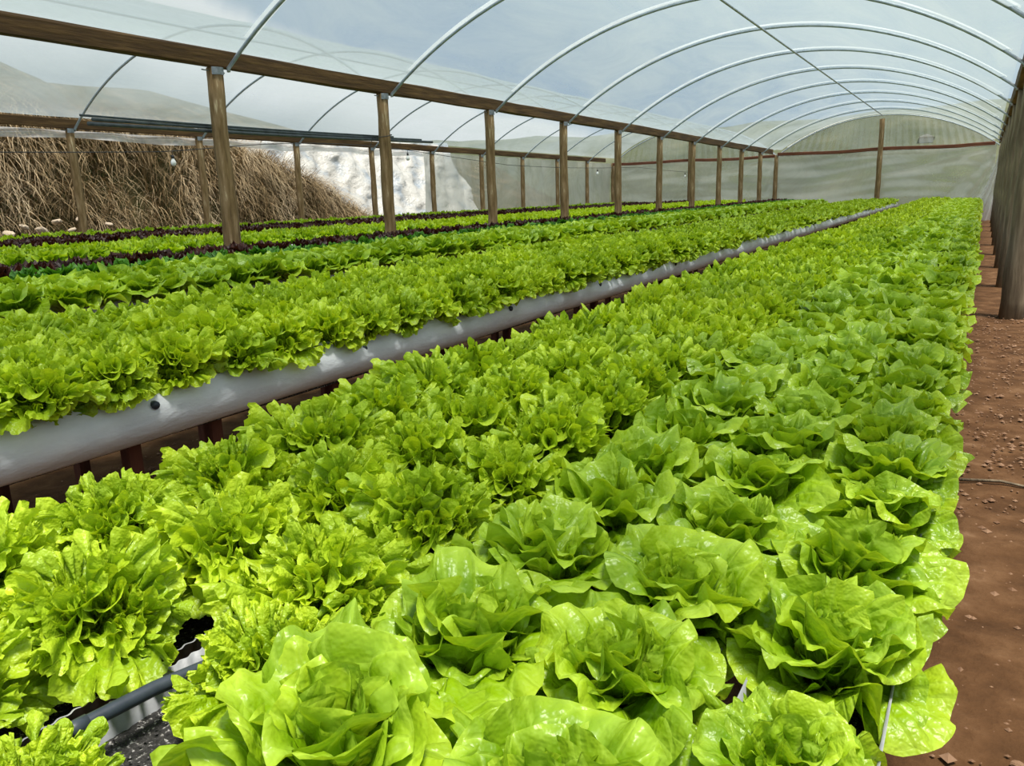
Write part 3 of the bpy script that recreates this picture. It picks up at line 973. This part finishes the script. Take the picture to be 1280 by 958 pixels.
# ------------------------------------------------------------------ lettuce leaves
def leaf(seed, L, W, a0, a1, ruff, freqs, cup=2.0, jag=0.0, ns=34, nr=10, pw=2.4, bend=1.2, fold=0.0, blister=0.0, ks=1.0, curlin=0.0, tang=0.35, teeth=0.0):
    r = np.random.RandomState(seed)
    s = np.linspace(-1, 1, ns)
    rho = np.linspace(0, 1, nr) ** 0.85
    S, Rh = np.meshgrid(s, rho, indexing='ij')
    th = S * PI * 0.86
    tooth = np.abs(((S * 17 + .5 * np.sin(S * 9 + seed)) % 1.0) - .5) * 2 - .5
    tooth2 = np.abs(((S * 41 + .7 * np.sin(S * 13 + seed)) % 1.0) - .5) * 2 - .5
    jagv = 1 + teeth * (tooth * .6 + tooth2 * .45) * np.clip((Rh - .75) * 4, 0, 1) + jag * np.sin(S * 61 + r.uniform(0, 6)) + jag * .8 * np.sin(S * 37 + r.uniform(0, 6)) + 0.05 * np.sin(S * 5 + r.uniform(0, 6)) + .03 * np.sin(S * 9 + r.uniform(0, 6))
    mx = W / 2 * np.sin(th) * jagv
    my = L * (0.57 + 0.43 * np.cos(th) * jagv)
    bx0 = S * 0.010 * ks
    X = bx0 + (mx - bx0) * Rh
    Yp = my * Rh
    n = np.zeros_like(X)
    for fr, am, p in freqs:
        ph = r.uniform(0, 2 * PI)
        ph2 = r.uniform(0, 2 * PI)
        n += ruff * am * Rh ** p * np.sin(fr * PI * S + ph + 0.9 * np.sin(3.1 * S + ph2)) * (0.75 + .25 * np.sin(S * 4 + ph2))
        c_ = ruff * am * tang * Rh ** p * np.cos(fr * PI * S + ph + 0.9 * np.sin(3.1 * S + ph2)) * (0.8 + .4 * np.sin(S * 7 + ph2))
        X += c_ * np.cos(th)
        Yp -= c_ * np.sin(th)
    if blister:
        for k in range(7):
            a, b_ = r.normal(size=2) * 85
            n += blister * np.sin(a * X + b_ * Yp + r.uniform(0, 6)) * np.minimum(1, Rh * 2) * .4
    n -= fold * (np.abs(X) / (W / 2)) ** 1.5 * L * -1
    # midrib groove
    n -= 0.004 * ks * np.exp(-(X / (0.008 * ks)) ** 2) * (1 - Rh)
    # spine
    q = np.clip(Yp / L, 0, 1.15)
    m = 80
    tq = np.linspace(0, 1.2, m)
    al = a0 + (a1 - a0) * tq ** bend
    if curlin:
        al = al + curlin * np.clip((tq - .7) / .4, 0, 1) ** 1.5
    sr = np.concatenate([[0], np.cumsum((np.sin(al[:-1]) + np.sin(al[1:])) / 2)]) * (tq[1] * L)
    sz = np.concatenate([[0], np.cumsum((np.cos(al[:-1]) + np.cos(al[1:])) / 2)]) * (tq[1] * L)
    A = np.interp(q, tq, al)
    R0 = np.interp(q, tq, sr)
    Z0 = np.interp(q, tq, sz)
    kap = cup / W + 1e-6
    kx = X * kap
    xl = np.sin(kx) / kap
    n2 = n + (1 - np.cos(kx)) / kap
    V = np.stack([xl, R0 - n2 * np.cos(A), Z0 + n2 * np.sin(A)], -1).reshape(-1, 3)
    i, j = np.meshgrid(np.arange(ns - 1), np.arange(nr - 1), indexing='ij')
    i, j = i.ravel(), j.ravel()
    F = np.stack([i * nr + j, (i + 1) * nr + j, (i + 1) * nr + j + 1, i * nr + j + 1], -1)
    UV = np.stack([(S.ravel() + 1) / 2, Rh.ravel()], -1)
    return V, F, UV

D = math.radians
def butter_set(seed, ns=64, nr=18, bl=0.0060):
    fo = [(1.7, 1.0, 1.9), (3.7, .7, 2.6), (7.3, .36, 3.6), (14, .12, 5)]
    out = []
    for k in range(3):   # outer, spreading and drooping
        out.append(leaf(seed + k, .180, .185, D(34), D(104 + 16 * k), .026, fo, cup=.4 + .5 * k, ns=ns, nr=nr, blister=bl))
    for k in range(3):   # middle, rim rolled outwards
        out.append(leaf(seed + 10 + k, .172, .182, D(16), D(58 + 14 * k), .027, fo, cup=.9 + .5 * k, ns=ns, nr=nr, blister=bl, curlin=D(25 + 30 * k)))
    for k in range(3):   # inner, hugging
        out.append(leaf(seed + 20 + k, .150, .160, D(6), D(30 + 12 * k), .025, fo, cup=1.9, ns=ns, nr=nr, blister=bl, curlin=D(-40 + 60 * k)))
    for k in range(3):   # heart
        out.append(leaf(seed + 30 + k, .128, .115, D(2), D(-8 - 12 * k), .020, fo, cup=2.6, ns=ns, nr=nr, blister=bl, curlin=D(-30 + 30 * k)))
    return out

def curly_set(seed, ns=260, nr=14, scale=1.0):
    fo = [(2.6, .6, 1.6), (6.5, .9, 2.6), (14, .72, 4.0), (30, .30, 7)] if ns > 100 else ([(2.6, .5, 1.6), (6.5, .8, 2.4), (15, .85, 3.6)] if ns > 30 else [(5, 1.2, 2.2)])
    out = []
    for k in range(3):
        out.append(leaf(seed + k, .168, .165, D(32), D(98 + 20 * k), .021, fo, cup=.5, ns=ns, nr=nr, jag=.03, tang=.7, teeth=(.22 if ns > 50 else 0)))
    for k in range(3):
        out.append(leaf(seed + 10 + k, .168, .150, D(20), D(66 + 14 * k), .023, fo, cup=.8, ns=ns, nr=nr, jag=.03, tang=.7, teeth=(.22 if ns > 50 else 0), curlin=D(20)))
    for k in range(3):
        out.append(leaf(seed + 20 + k, .162, .135, D(8), D(38 + 14 * k), .023, fo, cup=1.0, ns=ns, nr=nr, jag=.03, tang=.7, teeth=(.22 if ns > 50 else 0), curlin=D(30)))
    for k in range(3):
        out.append(leaf(seed + 30 + k, .146, .110, D(0), D(16 + 12 * k), .021, fo, cup=1.2, ns=ns, nr=nr, jag=.03, tang=.7, teeth=(.22 if ns > 50 else 0), curlin=D(30)))
    return out

def arrangement(seed, counts=(8, 8, 7, 5)):
    """list of (variant index, azimuth, tilt, roll, scale, radial offset)"""
    r = random.Random(seed)
    out = []
    az = r.uniform(0, 6.28)
    for ring, c in enumerate(counts):
        for i in range(c):
            az += 2.39996 + r.uniform(-.25, .25)
            out.append((ring * 3 + r.randrange(3), az, r.uniform(-.24, .24), r.uniform(-.26, .26), r.uniform(.80, 1.14), (0.014, .010, .006, .003)[ring]))
    return out

def leaf_matrix(a):
    vi, az, tilt, roll, sc, ro = a
    return Matrix.Rotation(az, 4, 'Z') @ Matrix.Translation((0, ro, 0)) @ Matrix.Rotation(tilt, 4, 'X') @ Matrix.Rotation(roll, 4, 'Y') @ Matrix.Scale(sc, 4)

def merged(leaves, arr):
    Vs, Fs, Us, n = [], [], [], 0
    for a in arr:
        V, F, UV = leaves[a[0]]
        Mx = np.array(leaf_matrix(a))
        Vs.append(V @ Mx[:3, :3].T + Mx[:3, 3])
        Fs.append(F + n)
        Us.append(UV)
        n += len(V)
    return np.concatenate(Vs), np.concatenate(Fs), np.concatenate(Us)

near_leaf = {}
near_leaf['butter'] = [[fast_mesh('leaf', *lf, M['butter']) for lf in butter_set(s)] for s in (100, 300)]
near_leaf['curly'] = [[fast_mesh('leaf', *lf, M['curly']) for lf in curly_set(s)] for s in (500, 700)]
mid_sets = {'butter': [merged(butter_set(900 + 50 * i, 20, 7, .002), arrangement(40 + i, (7, 7, 6, 4))) for i in range(6)],
            'curly': [merged(curly_set(1300 + 50 * i, 90, 7), arrangement(60 + i, (8, 9, 8, 6))) for i in range(6)]}
low_b = [merged(butter_set(2100 + 50 * i, 9, 4, 0), arrangement(80 + i, (5, 5, 4, 2))) for i in range(4)]
low_c = [merged(curly_set(2500 + 50 * i, 22, 4), arrangement(90 + i, (4, 4, 4, 2))) for i in range(4)]
low_c2 = [merged(curly_set(2900 + 50 * i, 14, 3), arrangement(95 + i, (3, 4, 3, 1))) for i in range(4)]
mid_me = {}
for kind, mk, src in (('butter', 'butter', 'butter'), ('curly', 'curly', 'curly')):
    mid_me[kind] = [fast_mesh('lettuce_head', *m_, M[mk]) for m_ in mid_sets[src]]
mid_me['bright'] = [fast_mesh('lettuce_head', *m_, M['bright']) for m_ in low_c]
mid_me['red'] = [fast_mesh('lettuce_head', *m_, M['red']) for m_ in low_c]
mid_me['green'] = [fast_mesh('lettuce_head', *m_, M['green']) for m_ in low_c]

NAMES = {'butter': 'butterhead_lettuce', 'curly': 'frilly_lettuce', 'bright': 'loose_leaf_lettuce', 'red': 'red_lettuce', 'green': 'dark_green_lettuce'}
DESC = {'butter': 'butterhead', 'curly': 'frilly lettuce', 'bright': 'bright green lettuce', 'red': 'dark red lettuce', 'green': 'dark green lettuce'}
# rows: x, kind, base z, slope, scale, where, jitter phase, y0, y1
rows = []
for i, (x, k, w) in enumerate(ROWS1):
    ph = (0.0, 0.04, 0.007, 0.03, 0.07, 0.03)[i]
    rows.append(dict(x=x, kind=k, z=ZB + (0.0 if k == 'butter' else 0.02), where=w, y0=ph, bench=1, s=(.93 if i == 0 else 1.03 if k == 'butter' else 1.08), group='lettuces on the near bench', step=.25))
for i in range(6):
    rows.append(dict(x=-2.375 - .212 * i, kind='curly', z=Z2 - .04, where=f'the {ORD[i]} row of the white bench', y0=.1 * (i % 2), bench=2, s=1.16, group='frilly lettuces on the white bench', step=.25))
W3 = ['the front row of the third bench', 'the second row of the third bench', 'the third row of the third bench', 'the fourth row of the third bench']
for i in range(4):
    rows.append(dict(x=-4.60 - .245 * i, kind='butter', z=Z3 - .035, where=W3[i], y0=.12 * (i % 2), bench=3, s=1.16, group='butterheads on the third bench', step=.26))
rows.append(dict(x=-5.58, kind='green', z=Z3 + .03, where='the row behind the third bench butterheads', y0=0, bench=3, s=.9, group='dark green row of the third bench', step=.24))
for i in range(2):
    rows.append(dict(x=-5.84 - .26 * i, kind='red', z=Z3 + .03, where=('the front red row before the middle posts', 'the back red row before the middle posts')[i], y0=.1 * i, bench=3, s=1.02, group='red rows before the middle posts', step=.24))
for i in range(6):
    rows.append(dict(x=-7.3 - .27 * i, kind='bright', z=Z4 - .02, where=f'the {ORD[i]} row behind the middle posts', y0=.1 * (i % 2), bench=4, s=1.02, group='bright green rows behind the middle posts', step=.26))
for i in range(3):
    rows.append(dict(x=-8.95 - .27 * i, kind='red', z=Z4 + .01, where=f'the {ORD[i]} red row of the fourth bench', y0=.1 * (i % 2), bench=4, s=.95, group='red rows of the fourth bench', step=.26))
for i in range(4):
    rows.append(dict(x=-10.5 - .27 * i, kind='red', z=Z4 - .01, where=f'the {ORD[i]} red row of the farthest bench', y0=.1 * (i % 2), bench=5, s=.95, group='red rows of the farthest bench', step=.26))
for i in range(3):
    rows.append(dict(x=-11.6 - .27 * i, kind='bright', z=Z4 + .005, where=f'the {ORD[i]} green row of the farthest bench', y0=.1 * (i % 2), bench=5, s=.95, group='green rows of the farthest bench', step=.26))

rnd = random.Random(21)
plants = []
for ri, row in enumerate(rows):
    y = row['y0'] + (0.05 if row['bench'] <= 2 else 1.2)
    yend = Y_END - (.45 if row['bench'] == 1 else .8 if row['bench'] == 2 else 1.4)
    cnt = 0
    while y < yend:
        jx, jy = rnd.uniform(-.016, .016), rnd.uniform(-.02, .02)
        xx = row['x'] + (shift(y, row['x']) if row['bench'] == 1 else 0) + jx
        if row['bench'] == 1 and row['kind'] == 'curly' and row['x'] > -.9 and y < .7:      # the gap where the hose shows
            xx, jy = (-.80, .03) if y < .45 else (-.742, .065)
        zz = row['z'] + (bench_slope(y) if row['bench'] == 1 else 0)
        p = project(xx, y + jy, zz + .1)
        # keep the heads any part of which the frame shows
        if p and p[2] > .15:
            m_ = 200 / p[2]
            if -m_ < p[0] < 1280 + m_ and p[1] < 958 + m_:
                cnt += 1
                plants.append(dict(row=ri, x=xx, y=y + jy, z=zz, n=cnt, dist=p[2], s=row['s'] * rnd.uniform(.93, 1.08) * (1.0 if row['kind'] != 'curly' else 1.0), rz=rnd.uniform(0, 6.28)))
        y += row['step']

budget = {'butter': 300, 'curly': 300, 'bright': 160, 'red': 200, 'green': 60}
by_kind = {}
for p in plants:
    by_kind.setdefault(rows[p['row']]['kind'], []).append(p)
far = {}
n_leaf = 0
for kind, lst in by_kind.items():
    lst.sort(key=lambda p: p['dist'])
    single, rest = lst[:budget[kind]], lst[budget[kind]:]
    for p in single:
        row = rows[p['row']]
        label = f"{ordinal(p['n'])} {DESC[kind]} from the camera in {row['where']}"
        s = p['s'] * (.96 + .08 * rnd.random())
        if row['bench'] == 1 and kind == 'curly':
            s *= .80 + .20 * min(1, max(0, (p['dist'] - .7) / 1.3))
            if p['x'] > -.9 and p['y'] < .7:
                s *= .76 if p['y'] < .45 else .86
        elif row['bench'] == 1:
            if p['x'] < -.5 and p['y'] < .5:
                s *= .85
            if p['x'] > -.2:
                s *= .93
            s *= .88 + .12 * min(1, max(0, (p['dist'] - .7) / 1.0))
        near = p['dist'] < (3.1 if kind == 'butter' else 2.6) and kind in near_leaf
        if near:
            t = empty(NAMES[kind], (p['x'], p['y'], p['z']), label, 'lettuce', row['group'], rz=p['rz'])
            t.scale = (s, s, s)
            leaves = near_leaf[kind][rnd.randrange(2)]
            for a in arrangement(rnd.randrange(10 ** 6), (9, 8, 7, 5) if kind == 'butter' else (9, 10, 9, 7)):
                o = bpy.data.objects.new('leaf', leaves[a[0]])
                C.objects.link(o)
                o.parent = t
                o.matrix_local = leaf_matrix(a)
                n_leaf += 1
        else:
            ms = mid_me[kind]
            o = obj(NAMES[kind], ms[rnd.randrange(len(ms))], None, (p['x'], p['y'], p['z']), (0, 0, p['rz']), (s, s, s * rnd.uniform(.92, 1.05)))
            tag(o, label, 'lettuce', row['group'])
    for p in rest:
        far.setdefault((kind, rows[p['row']]['bench']), []).append(p)

for (kind, bench), lst in far.items():
    Vs, Fs, Us, n = [], [], [], 0
    for p in lst:
        src = low_b if kind == 'butter' else (low_c if p['dist'] < 14 and kind == 'curly' else low_c2)
        V, F, UV = src[rnd.randrange(len(src))]
        c, s_ = math.cos(p['rz']), math.sin(p['rz'])
        Rz = np.array([[c, -s_, 0], [s_, c, 0], [0, 0, rnd.uniform(.92, 1.05)]]) * p['s']
        Vs.append(V @ Rz.T + np.array([p['x'], p['y'], p['z']]))
        Fs.append(F + n)
        Us.append(UV)
        n += len(V)
    me = fast_mesh('far_lettuces', np.concatenate(Vs), np.concatenate(Fs), np.concatenate(Us), M[kind])
    bn = {1: 'near bench', 2: 'white bench', 3: 'third bench', 4: 'fourth bench', 5: 'farthest bench'}[bench]
    tag(obj('far_lettuces', me), f'distant {DESC[kind]} heads merging together towards the end of the {bn}', 'lettuce', kind='stuff')
print('plants', len(plants), 'leaf objects', n_leaf, {k: len(v) for k, v in by_kind.items()}, 'far tris', sum(len(o.data.polygons) * 2 for o in bpy.data.objects if o.name.startswith('far_lettuces')))
